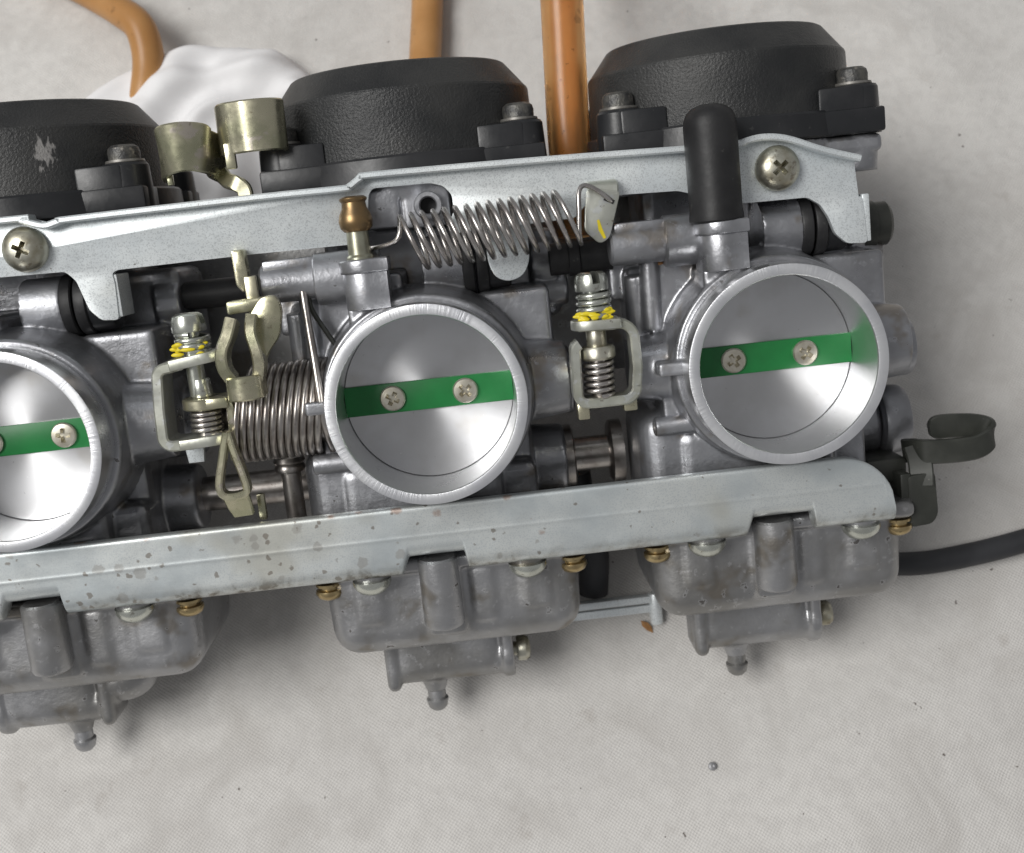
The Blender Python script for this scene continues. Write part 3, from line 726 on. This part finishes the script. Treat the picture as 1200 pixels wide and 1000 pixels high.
# ---- lower rail ------------------------------------------------------------
def lower_rail():
    NO = notches = [(XC[0]-2.2-6.2, XC[0]-2.2+6.2), (-2.2-6.4, -2.2+6.4), (75.5-2.2-5.6, 75.5-2.2+8.0)]
    xs = []; x = -140.0
    while x < 99.3:
        xs.append(x); x += 0.55 if min(abs(x-q_) for nn in NO for q_ in nn) > 1.5 else 0.16
    xs.append(99.3)
    def sm(t): t = max(0, min(1, t)); return t*t*(3-2*t)
    def lims(x):
        t = -23.0; bo = -38.6
        if x < -84: bo = -38.6 + 0*x
        for a, c in notches:
            f = min(sm((x-a+1.6)/2.2), sm((c+0.4-x)/0.8))
            bo = bo + (-34.6 - bo)*f
        if x > 87:                       # rounded far end
            u = min(1, (x-87)/12.3); t = -23.0 - 11.5*(1 - math.sqrt(max(0, 1-u*u)))
        return t, bo
    def prof(v, t, bo):
        w = -8.6
        w += 0.07*math.exp(-((v + 29.7)/0.2)**2)             # pressed line
        d = v - bo; r = 3.0
        if d < r: w -= r - math.sqrt(max(0, r*r - (r-d)**2))
        d = t - v; r = 0.7
        if d < r: w -= r - math.sqrt(max(0, r*r - (r-d)**2))
        return w
    fr = [0, .004, .012, .025, .045, .07, .075, .12, .2, .28, .35, .39, .415, .43, .445, .47, .52, .58, .65, .72, .78, .82, .86, .90, .93, .96, .98, .993, 1]
    bm = bmesh.new(); F = []; Bk = []
    for x in xs:
        t, bo = lims(x); a = []; c = []
        for f in fr:
            if t < -28.4: v = t + (bo - t)*f
            elif f <= .39: v = t + (-28.9 - t)*f/.39
            elif f < .47: v = -29.7 + {.415: .25, .43: 0, .445: -.25}[f]
            else: v = -30.5 + (bo + 30.5)*(f-.47)/.53
            w = prof(v, t, bo)
            a.append(bm.verts.new((x, v, w))); c.append(bm.verts.new((x, v + (0.2 if f > .9 else 0), min(w, -8.6) - 1.7)))
        F.append(a); Bk.append(c)
    n = len(fr)
    for i in range(len(xs)-1):
        for j in range(n-1):
            bm.faces.new((F[i][j], F[i+1][j], F[i+1][j+1], F[i][j+1]))
            bm.faces.new((Bk[i][j], Bk[i][j+1], Bk[i+1][j+1], Bk[i+1][j]))
        bm.faces.new((F[i][0], Bk[i][0], Bk[i+1][0], F[i+1][0])); bm.faces.new((F[i][-1], F[i+1][-1], Bk[i+1][-1], Bk[i][-1]))
    for i in (0, -1):
        for j in range(n-1): bm.faces.new((F[i][j], F[i][j+1], Bk[i][j+1], Bk[i][j]))
    b = MB(); b.bm.free(); b.bm = bm
    return b.mesh(40)
lr = link('lower_rail', lower_rail(), 'rail', bank, label='pitted zinc plated rail across the float bowls')
b = MB(); b.cyl((0, -32, -21), (0, -32, -10.1), 3.4, n=24); sp_me = b.mesh(); sp_me.materials.append(M['cast'])
for x in XC:                                                # spacers that carry the rail on the bowls
    for dx in (-22, 20): link('rail_spacer', sp_me, None, lr, (x+dx, 0, 0))

# ---- springs ---------------------------------------------------------------
path = helix((0.4, 33.2, -11.4), (34.2, 34.7, -11.4), 5.8, 14.5, shear=0.27, ph=math.pi*0.0, n=30)
head = [Vector((-9.6, 33.2, -16.5)), Vector((-7.5, 32.8, -13.5)), Vector((-3.2, 33.6, -11.0)), Vector((-1.8, 35.2, -10.6)), Vector((-1.5, 37.2, -11.4))]
tail = [Vector((35.6, 31, -9.4)), Vector((36.0, 36, -9.6)), Vector((36.5, 40.0, -10.4)), Vector((38.0, 41.0, -11.4)), Vector((40.4, 39.8, -12.4)), Vector((43.2, 37.4, -13.0)), Vector((43.5, 37.0, -15))]
full = spline(head, 6)[:-1] + path[1:] + spline([path[-1]] + tail, 6)[1:]
b = MB(); b.tube(full, 0.54, 9)
link('extension_spring', b.mesh(60), 'wire', bank, label='bright wire extension spring in front of the upper rail')
b = MB(); b.ribbon([(41.9, 38.0, -13.05), (43.9, 36.9, -13.05)], (0, 1, 0), 0.9, 0.2)
link('painted_hole_shade', b.mesh(), 'rubber', ub)  # flat black strip on the tab paints the shade of its hook hole

tp = helix((-41.2, -0.2, -18.2), (-22.4, -0.2, -18.2), 9.9, 11.75, shear=-0.22, ph=0.6, n=36)
end = tp[-1]
leg = [Vector((-22.6, 5.6, -8.6)), Vector((-23.0, 12, -10.4)), Vector((-23.6, 19, -12.6)), Vector((-24.0, 25.4, -14.6))]
# last coil comes up over the front and runs on as a straight leg
pre = [p for p in tp]
b = MB(); b.tube(pre, 0.79, 10)
ts = link('torsion_spring', b.mesh(60), 'steel', bank, label='dark steel torsion spring wound round the throttle shaft')
b = MB(); b.tube(spline([(-22.3, -9.6, -15.2), (-22.3, -4.5, -9.6), (-22.4, 0.5, -8.0)] + leg, 6), 0.85, 10)
link('spring_leg', b.mesh(60), 'steel', ts)
b = MB(); b.tube(spline([(-23.2, 25.2, -15.6), (-22.8, 21, -16), (-20.4, 16, -16.2), (-18.2, 11.6, -16.8)], 6), 0.55, 8)
link('spring_leg', b.mesh(60), 'olive', ts)
b = MB(); b.cyl((-43, -0.2, -18.2), (-20, -0.2, -18.2), 8.0, n=36); b.cyl((-46, 0, -18.2), (-20, 0, -18.2), 4.0, n=24)
link('spring_sleeve', b.mesh(), 'steel', ts)

# ---- shaft adjusters between the bodies ------------------------------------
def coil_part(name, parent, x, v0, v1, w, rad, turns, wire, m):
    b = MB(); b.tube(helix((x, v0, w), (x+0.3, v1, w), rad, turns, n=26, up=(0, 0, 1)), wire, 9)
    return link(name, b.mesh(60), m, parent)

def adjuster_screw(x, w, top, slot_ang, parent, shank_to):
    b = MB(); b.lathe([(0, top-3.9), (3.5, top-3.9), (3.6, top-3.6), (3.6, top-1.6), (3.2, top-0.5), (2.4, top), (0, top+0.1)], (x, 0, w), (0, 1, 0), 36)
    b.lathe([(0, shank_to), (1.9, shank_to), (1.9, top-3.8), (0, top-3.8)], (x, 0, w), (0, 1, 0), 24)
    k = MB(); mt = Matrix.Translation((x, 0, w)) @ Matrix.Rotation(R(slot_ang), 4, 'Y')
    k.box(-0.8, 0.8, top-2.4, top+2, -6, 6, mtx=mt)
    return link('adjuster_screw', cut(b, k), 'silver', parent)

XW = Matrix(((1, 0, 0, 0), (0, 0, 1, 0), (0, -1, 0, 0), (0, 0, 0, 1)))
def arm(b, x0, x1, w0, w1, v, thick, tilt, rl, rr):
    poly = rounded([(x0, -w0), (x1, -w0), (x1, -w1), (x0, -w1)], [rl, rr, rr, rl], 6)
    c = Vector(((x0+x1)/2, v, 0))
    b.prism(poly, -thick/2, thick/2, 0.3, 2, mtx=Matrix.Translation((0, v, 0)) @ Matrix.Translation((c.x, 0, 0)) @ Matrix.Rotation(R(tilt), 4, 'Z') @ Matrix.Translation((-c.x, 0, 0)) @ XW)

def dab(parent, x, v, w, rad, n, seed):
    rn = random.Random(seed); b = MB()
    for k in range(n):
        a = rn.uniform(-1.15, 1.0); h = v + rn.uniform(-1.1, 1.2)
        b.ball((x + rad*math.sin(a)*0.98, h, w + rad*math.cos(a)*0.98), rn.uniform(0.55, 0.95), (rn.uniform(1.2, 2.4), 0.62, 0.6), 10)
    m = evaluated(b.raw(), [('REMESH', dict(mode='VOXEL', voxel_size=0.14)), ('SMOOTH', dict(factor=0.5, iterations=3))])
    m.transform(Matrix.Scale(S, 4)); m.shade_smooth()
    o = link('paint_mark', m, 'yellow', parent); o['kind'] = 'stuff'

def adjuster_one():
    x, w = -48.2, -10.5
    b = MB()
    pts = ([(-50.0, 13.4)] + [(-53.0, 12.9)] + arc(-53.4, 10.9, 2.0, 95, 180, 5) + [(-56.0, 4.5), (-56.2, -1.2)] + arc(-54.2, -1.6, 2.0, 180, 268, 5) + [(-50, -3.6)])
    d = [(0, 0.12, 1)]*len(pts)
    b.ribbon([(px, pv, w) for px, pv in pts], (0, 0.0, 1), 9.0, 2.3)
    arm(b, -52.6, -41.0, w-5.2, w+4.9, 13.95, 2.3, 7, 0.5, 4.6)
    arm(b, -53.0, -42.4, w-5.0, w+4.7, -3.45, 2.2, 2, 0.5, 4.4)
    ad = link('shaft_adjuster', b.mesh(35), 'dull', bank, label='zinc adjuster bracket beside the torsion spring')
    adjuster_screw(x, w, 23.6, 70, ad, 6)
    coil_part('screw_spring', ad, -48.0, 15.5, 19.2, w, 3.2, 3.0, 0.66, 'silver')
    dab(ad, -48.0, 16.3, w, 3.6, 11, 1)
    b = MB(); b.cyl((-47.4, 5.6, w), (-47.6, 9.6, w), 2.3, 2.0, 24, bev=0.3); link('screw_tip', b.mesh(), 'silver', ad)
    b = MB(); b.lathe([(0, -1.2), (4.3, -1.2), (4.6, -0.9), (4.6, 0.9), (4.3, 1.2), (0, 1.2)], (-47.4, 4.4, w-0.2), (0.02, 1, 0.02), 32)
    b.box(-47.4, -41.6, 3.2, 5.6, w-4.6, w+4.2, 0.6)
    b.ribbon(spline([(-42.2, 5.0, w+0.5), (-41.6, 3.0, w+0.2), (-41.8, -1, w), (-42.6, -8, w-1)], 5), (0, 0, 1), 6, 1.5)
    link('lever_tongue', b.mesh(35), 'yzinc', ad)
    coil_part('inner_spring', ad, -47.6, -2.2, 3.4, w, 3.0, 5.0, 0.52, 'wire')
    b = MB(); b.cyl((-47.6, -2.5, w), (-47.6, 3.6, w), 2.1, n=20); link('spring_core', b.mesh(), 'steel', ad)
    b = MB(); b.prism([(-53.6, -9), (-50.2, -9), (-49.6, -3.5), (-54.2, -3.5)], -15.5, -14.0, 0.3); link('bracket_foot', b.mesh(), 'zinc', ad)
adjuster_one()

def adjuster_two():
    x, w = 37.2, -10.5
    b = MB()
    pts = ([(33.4, 11.9), (40.8, 11.6)] + arc(41.8, 8.4, 3.3, 88, 0, 8) + [(45.2, 2), (44.6, -2.0)] + arc(41.8, -1.8, 2.9, 0, -88, 8)
           + [(35.4, -4.7)] + arc(34.0, -2.6, 2.0, -90, -180, 5) + [(32.1, 2), (32.3, 6.0)] + arc(33.9, 6.6, 1.6, 180, 110, 4))
    b.ribbon([(px, pv, w) for px, pv in pts], (0, 0, 1), 6.0, 2.1)
    arm(b, 32.0, 42.4, w-5.0, w+4.2, 12.0, 2.1, -1, 4.4, 0.5)
    ad = link('shaft_adjuster', b.mesh(35), 'dull', bank, label='zinc adjuster frame with slotted screw and yellow paint')
    adjuster_screw(x, w, 23.0, 12, ad, 7)
    coil_part('screw_spring', ad, x, 13.8, 18.9, w, 3.2, 3.6, 0.66, 'silver')
    dab(ad, x, 14.2, w, 3.6, 13, 4)

    b = MB(); b.cyl((x, 6.8, w), (x, 11, w), 2.2, n=24, bev=0.3); link('screw_tip', b.mesh(), 'panscrew', ad)
    b = MB(); b.lathe([(0, 4.4), (3.4, 4.4), (3.8, 4.9), (3.8, 6.6), (3.4, 7.2), (0, 7.2)], (x, 0, w), (0, 1, 0), 32); link('collar', b.mesh(35), 'panscrew', ad)
    coil_part('inner_spring', ad, x-0.3, -3.4, 4.2, w, 2.9, 5.6, 0.55, 'wire')
    b = MB(); b.cyl((x, -3.6, w), (x, 4.5, w), 2.0, n=20); link('spring_core', b.mesh(), 'steel', ad)
    b = MB(); b.box(31.6, 34.2, -8.2, -4.6, -13, -8.6, 0.4); b.box(41.6, 44.6, -7.4, -4.2, -13, -9, 0.4)
    link('bracket_foot', b.mesh(), 'yzinc', ad)
adjuster_two()

# ---- throttle pulley: cable clevis, strap, upright ------------------------------
b = MB()
b.ribbon(spline([(-37.6, 21.4, -4.4), (-38.6, 18.6, -3.6), (-40.2, 15.4, -3.4), (-40.4, 12.0, -3.6), (-39.2, 9.2, -4.2)], 6), (0, 0.1, 1), 5.4, 2.4)
b.ribbon(spline([(-28.6, 25.0, -7.2), (-31.2, 23.0, -5.6), (-33.2, 19.6, -4.2), (-33.4, 15.4, -3.6), (-33.2, 12.0, -3.8), (-34.0, 9.4, -4.4)], 6), (0.25, 0, 1), [7, 7.6, 7.6, 7, 6.2, 6]*1 + [6]*25, 1.8) if False else None
b.prism(rounded([(-34.9, 21.5), (-31.5, 25.6), (-28.4, 25.6), (-27.6, 22.5), (-28.8, 17.0), (-31.5, 14.0), (-33.0, 11.0), (-35.0, 11.0), (-34.4, 16.0)], 1.4, 4), -8.4, -5.8, 0.5)
b.ribbon(spline([(-33.6, 21.6, -5.4), (-34.0, 18.6, -4.4), (-33.3, 14.6, -4.0), (-33.3, 11.6, -4.2), (-34.0, 9.0, -4.4)], 6), (0, 0, 1), 5.2, 2.3)
# half round socket for the cable end
pts = arc(-36.7, -4.4, 2.9, 180, 360, 10)
b.ribbon([(px, 7.6, pw + 1.8) for px, pw in [(-39.6, -8.5)] + [(a, c) for a, c in arc(-36.7, -4.4, 2.9, 180, 0, 12)] + [(-33.8, -8.5)]], (0, 1, 0), 5.0, 1.7)
b.prism(rounded([(-39.0, 25.2), (-31.5, 25.4), (-31.5, 22.8), (-39.0, 22.4)], 0.7, 3), -11.2, -6.2, 0.5)
pu = link('throttle_pulley', b.mesh(35), 'yzinc', bank, label='yellow plated throttle cable clevis')
b = MB(); b.prism(rounded([(-38.0, 35.5), (-35.2, 35.5), (-34.8, 27.6), (-36.4, 26.2), (-37.8, 28.0)], 0.7, 3), -17.6, -13.6, 0.5)
b.box(-35.6, -33.0, 22.0, 29.8, -13.4, -11.4, 0.4)
link('pulley_stop', b.mesh(35), 'yzinc', pu)
b = MB()
lp = spline([(-42.4, -1.6, -5.2), (-44.0, -7, -5.0), (-45.4, -12.6, -4.8), (-44.6, -14.9, -4.8), (-42.0, -15.2, -4.8), (-39.9, -14.4, -4.9), (-40.2, -11.0, -5.0), (-41.4, -6, -5.2), (-42.2, -1.8, -5.4)], 6)
b.ribbon(lp, (0, 0, 1), 3.4, 1.5)
b.ribbon([(-42.6, -15.2, -5.2), (-42.4, -17.6, -6.6), (-42.2, -20.2, -8.6)], (1, 0, 0), [5.6, 5.4, 4.6], 1.5)
b.box(-39.9, -38.2, -23, -17.2, -14, -12.4, 0.3)
link('cable_strap', b.mesh(35), 'yzinc', pu)
b = MB(); b.lathe([(0, -30), (2.3, -30), (2.3, -16.5), (3.4, -16.2), (3.6, -15.2), (3.2, -14.4), (3.7, -13.8), (3.4, -12.8), (2.4, -12.4), (0, -12.4)], (-34.8, 0, -30), (0, 1, 0), 28)
link('idle_screw', b.mesh(40), 'steel', pu)

# ---- upper cable holder ----------------------------------------------------
b = MB()
left = arc(-46.0, -22.6, 4.9, 215, -15, 16) + [(-40.6, -26.4), (-39.6, -29.4)]
b.ribbon(spline([(px, 57.0 + 0.25*(pw+22), pw) for px, pw in left], 3), (0.03, 1, 0.16), 10.2, 1.5)
right = [(-39.2, -29.6), (-38.8, -26.5), (-37.8, -23.2), (-36.2, -21.0), (-34.2, -20.0)] + [(-31.6, -19.0), (-28.4, -19.2), (-26.0, -20.6), (-24.8, -23.4), (-25.6, -27.0)]
n = len(right)
b.ribbon(spline([(px, 61.0, pw) for px, pw in right], 4), (0.03, 1, 0.05), 10.8, 1.5)
b.box(-37.4, -35.2, 52.6, 58, -21.6, -19.9, 0.3)
b.ribbon(spline([(-40.0, 52.4, -27), (-38.6, 50.6, -25), (-36.4, 49.6, -23.6), (-34.8, 48.0, -23.2), (-34.8, 44, -23.3)], 6), (1, 0.2, 0.3), 3.4, 1.4)
b.box(-50.6, -49.4, 50.6, 53.0, -22.6, -21.0, 0.25)
link('cable_holder', b.mesh(35), 'yzinc', bank, label='greenish yellow plated cable holder between two covers')

b = MB(); b.box(-128, 97, -6, 40, -69.5, -67.5, 0.5)
link('added_gap_backing', b.mesh(35), 'bowl', bank)  # plate added behind the bodies so the gaps between them look dark
# ---- joints and rods between the bodies -----------------------------------------
b = MB(); b.lathe([(0, 0), (3.6, 0), (3.6, 4), (4.1, 4.2), (4.1, 6.5), (3.6, 6.8), (3.6, 14), (0, 14)], (30, 25.8, -27), (1, 0, 0), 32)
link('vent_joint', b.mesh(35), 'rubber', bank)
b = MB(); b.cyl((-62, 26, -42), (-30, 26, -42), 3.4, n=28); link('vent_joint', b.mesh(), 'rubber', bank)
b = MB(); b.lathe([(0, 0), (7.2, 0), (7.6, 0.5), (7.6, 2.8), (6.8, 3.2), (4.2, 3.4), (4.2, 11.5), (6.8, 11.8), (7.6, 12.3), (7.6, 15), (0, 15)], (29.0, -22.4, -42), (1, 0, 0), 36)
link('fuel_joint', b.mesh(35), 'steel', bank)
b = MB(); b.cyl((-60, -22, -42), (-28, -22, -42), 4.2, n=28); link('fuel_joint', b.mesh(), 'steel', bank)
b = MB(); b.box(24, 51.5, -66.4, -64.4, -55.4, -52.6, 0.4); b.box(24, 51, -69.0, -66.9, -54.0, -52.9, 0.3); b.cyl((50.4, -72.4, -54), (50.4, -64, -54), 1.7, n=20, bev=0.3)
link('choke_rod', b.mesh(35), 'zinc', bank)
b = MB(); b.tube(spline([(33, -30, -56), (34, -42, -57), (36, -52, -58), (35, -64, -60)], 6), 4.0, 16); link('overflow_tube', b.mesh(60), 'dark', bank)

# ---- black choke lever at the end -------------------------------------------------
b = MB()
b.prism(rounded([(106.0, -31.4), (112.4, -31.0), (112.8, -41.0), (111.4, -43.2), (106.2, -43.6)], 1.2, 4), -20.6, -19.0, 0.3)
b.box(104.4, 106.8, -44.0, -30.8, -27, -19.2, 0.4)
hook = [(108.6, -27.2, -27.0), (109.4, -26.6, -23.4), (110.6, -26.4, -20.8), (113.4, -26.6, -19.9), (118.6, -26.6, -19.2), (122.4, -26.2, -19.0), (125.2, -25.0, -19.6), (126.2, -23.8, -20.9), (125.2, -22.7, -22.2), (121.6, -21.9, -22.7), (116.0, -21.5, -22.8), (112.8, -21.9, -22.8)]
hp = spline(hook, 6); b.ribbon(hp, (0, 1, 0.05), [5.6]*(len(hp)-5) + [5.5, 5.2, 4.6, 3.8, 2.8], 1.6)
b.ribbon(spline([(109.6, -25.4, -23.2), (109.8, -28.4, -21.4), (109.6, -31.2, -20.2), (109.4, -34.0, -19.8)], 5), (1, 0, 0.35), 5.4, 1.6)
cl = link('choke_lever', b.mesh(35), 'olive', bank, label='black painted hooked choke lever')
b = MB(); b.box(98, 108, -34, -28, -40, -24, 1.2); link('lever_block', b.mesh(35), 'olive', cl)
b = MB(); b.cyl((101.6, -38.4, -17.6), (102.8, -38.4, -17.6), 1.0, n=16, bev=0.2); b.cyl((97, -38.4, -17.6), (101.8, -38.4, -17.6), 0.7, n=12); link('lever_pin', b.mesh(), 'silver', cl)

# ------------------------------------------------------------------ loose things round the bank
def local(x, v, w):
    p = BANK @ Vector((x*S, v*S, w*S)); return p/S
def hose(name, pts, r, m, label, group=None, n=10):
    b = MB(); b.tube(spline(pts, n), r, 28)
    if m != 'dark':                       # open bore inside the soft wall
        q = spline(pts, n); k = MB(); k.tube(q[1:-1], r*0.62, 20)
        for f in k.bm.faces: f.normal_flip()
        me = bpy.data.meshes.new('bore'); k.bm.to_mesh(me); k.bm.free(); inner = me
        o_ = b.mesh(60); bm = bmesh.new(); bm.from_mesh(o_); inner.transform(Matrix.Scale(S, 4)); bm.from_mesh(inner)
        bm.to_mesh(o_); bm.free(); o_.shade_smooth(); bpy.data.meshes.remove(inner)
        o = link(name, o_, m); o['label'] = label; o['category'] = 'hose'; return o
    o = link(name, b.mesh(60), m); o['label'] = label; o['category'] = 'hose'
    if group: o['group'] = group
    return o
hose('fuel_hose', [local(39.4, 30, -50), local(39.4, 52, -53), local(40.3, 70, -55), local(41.6, 92, -58), (43, 118, 62), (46, 160, 44), (52, 215, 20), (56, 270, 4.5), (58, 340, 3.6)], 5.2, 'amber',
     'orange translucent hose rising between two black covers')
hose('fuel_hose', [(0, 95, 3.4), (3.0, 115, 3.2), (5.0, 137, 3.0), (7.6, 158, 3.0), (10, 185, 3.0), (10, 230, 3.2), (0, 280, 3)], 4.9, 'amber_old',
     'yellowed hose lying on the canvas behind the middle cover')
hose('fuel_hose', [(-84, 112, 3), (-85, 120, 3), (-83, 128, 3.2), (-79.5, 136, 6), (-77, 144, 11), (-78.4, 153, 14), (-84, 160, 13), (-92, 168, 11), (-103, 178, 8), (-120, 192, 3.2), (-160, 215, 3)], 4.7, 'amber_old',
     'yellowed hose bending sharply beside the white rag')
hose('rubber_hose', [(94, -10, 3.4), (100, -18, 3.4), (105, -25.5, 3.5), (111, -30, 3.6), (120, -31.5, 3.6), (132, -31, 3.4), (150, -28.6, 3.0), (185, -22, 3), (240, -8, 3), (330, 30, 3), (430, 60, 3), (560, 40, 3)], 3.1, 'dark',
     'black rubber hose lying on the canvas beside the choke lever')

def rag():
    """crumpled cloth: a low heap crossed by rolled folds, each a rounded ridge along its own curve"""
    nx, ny = 120, 100; V = []; bm = bmesh.new()
    def seg(p, u, v):
        e = v - u; t = max(0.0, min(1.0, (p - u).dot(e)/max(e.dot(e), 1e-9))); return (p - u - e*t).length
    cx, cy, rx, ry = -67, 121, 46, 33
    folds = [  # points of the fold line in heap coordinates, height, half width
        ([(-0.85, -0.1), (-0.6, 0.45), (-0.1, 0.72), (0.5, 0.62), (0.9, 0.3)], 5.0, 0.12),
        ([(-0.35, -0.3), (-0.2, 0.2), (0.15, 0.42), (0.6, 0.34), (0.85, 0.05)], 6.5, 0.10),
        ([(0.0, -0.5), (0.08, -0.02), (0.3, 0.16), (0.7, 0.1)], 6.0, 0.09),
        ([(-0.62, -0.5), (-0.5, 0.0), (-0.3, 0.35), (-0.05, 0.5)], 4.5, 0.09),
        ([(0.25, -0.6), (0.3, -0.2), (0.5, -0.08)], 5.0, 0.09),
        ([(-0.15, 0.5), (0.02, 0.85)], 3.0, 0.10), ([(0.45, 0.4), (0.62, 0.72)], 2.6, 0.09)]
    lines = [([Vector((p[0], p[1], 0)) for p in spline([(x, y, 0) for x, y in f], 5)], h, w) for f, h, w in folds]
    for i in range(nx+1):
        row = []
        for j in range(ny+1):
            a = -1.08 + 2.16*i/nx; c = -1.08 + 2.16*j/ny; r = math.hypot(a, c)
            rr = r*(1 + 0.04*math.sin(3*math.atan2(c, a) + 1))
            h = 13*max(0, 1 - rr**3)**0.6
            p = Vector((a, c, 0))
            for L_, hh, w in lines:
                d = min(seg(p, L_[k], L_[k+1]) for k in range(len(L_)-1))
                w_ = w*1.25; h += 0.75*hh*math.exp(-(d/w_)**2) - 0.25*hh*math.exp(-((d - 1.9*w_)/(0.7*w_))**2)
            if rr > 0.9: h *= max(0, 1 - (rr-0.9)/0.13)
            row.append(bm.verts.new(((cx + a*rx)*S, (cy + c*ry + 0.10*a*ry)*S, (h - 3.0)*S)))
        V.append(row)
    for i in range(nx):
        for j in range(ny): bm.faces.new((V[i][j], V[i+1][j], V[i+1][j+1], V[i][j+1]))
    me = bpy.data.meshes.new('rag'); bm.to_mesh(me); bm.free(); me.shade_smooth()
    o = link('white_rag', me, 'rag'); o['label'] = 'crumpled clean white rag behind the yellow cable holder'; o['category'] = 'rag'
rag()

b = MB(); b.lathe([(0, 0), (0.8, 0.05), (1.1, 0.5), (1.0, 1.1), (0.45, 1.4), (0, 1.2)], (0, 0, 0), (0, 0, 1), 14)
o = link('metal_bead', b.mesh(50), 'bead', None, (59, -76, -1.6)); o['label'] = 'tiny grey metal bead alone on the canvas'; o['category'] = 'bead'

# dry leaf fragments
def fragment(p, size, ang, label):
    b = MB(); pts = [(-1, -0.15), (-0.4, -0.42), (0.35, -0.3), (1.0, 0.05), (0.3, 0.36), (-0.35, 0.3)]
    b.prism([(x*size, y*size) for x, y in pts], -0.12, 0.12, 0.04)
    o = link('leaf_fragment', b.mesh(), 'dry'); o['label'] = label; o['category'] = 'leaf'
    o.matrix_world = BANK @ Matrix.Translation(Vector(p)*S) @ Matrix.Rotation(R(ang), 4, 'Z')
fragment((53.2, 23.0, -20.2), 1.6, -20, 'dry brown leaf flake lying below the rubber capped nipple')
fragment((57.4, -8.2, -15.0), 1.3, 75, 'dry orange leaf flake under the lug of the end throttle mouth')
o = fragment((47.9, -73.2, -54.4), 2.4, -58, 'dry brown leaf flake stuck below the choke rod')
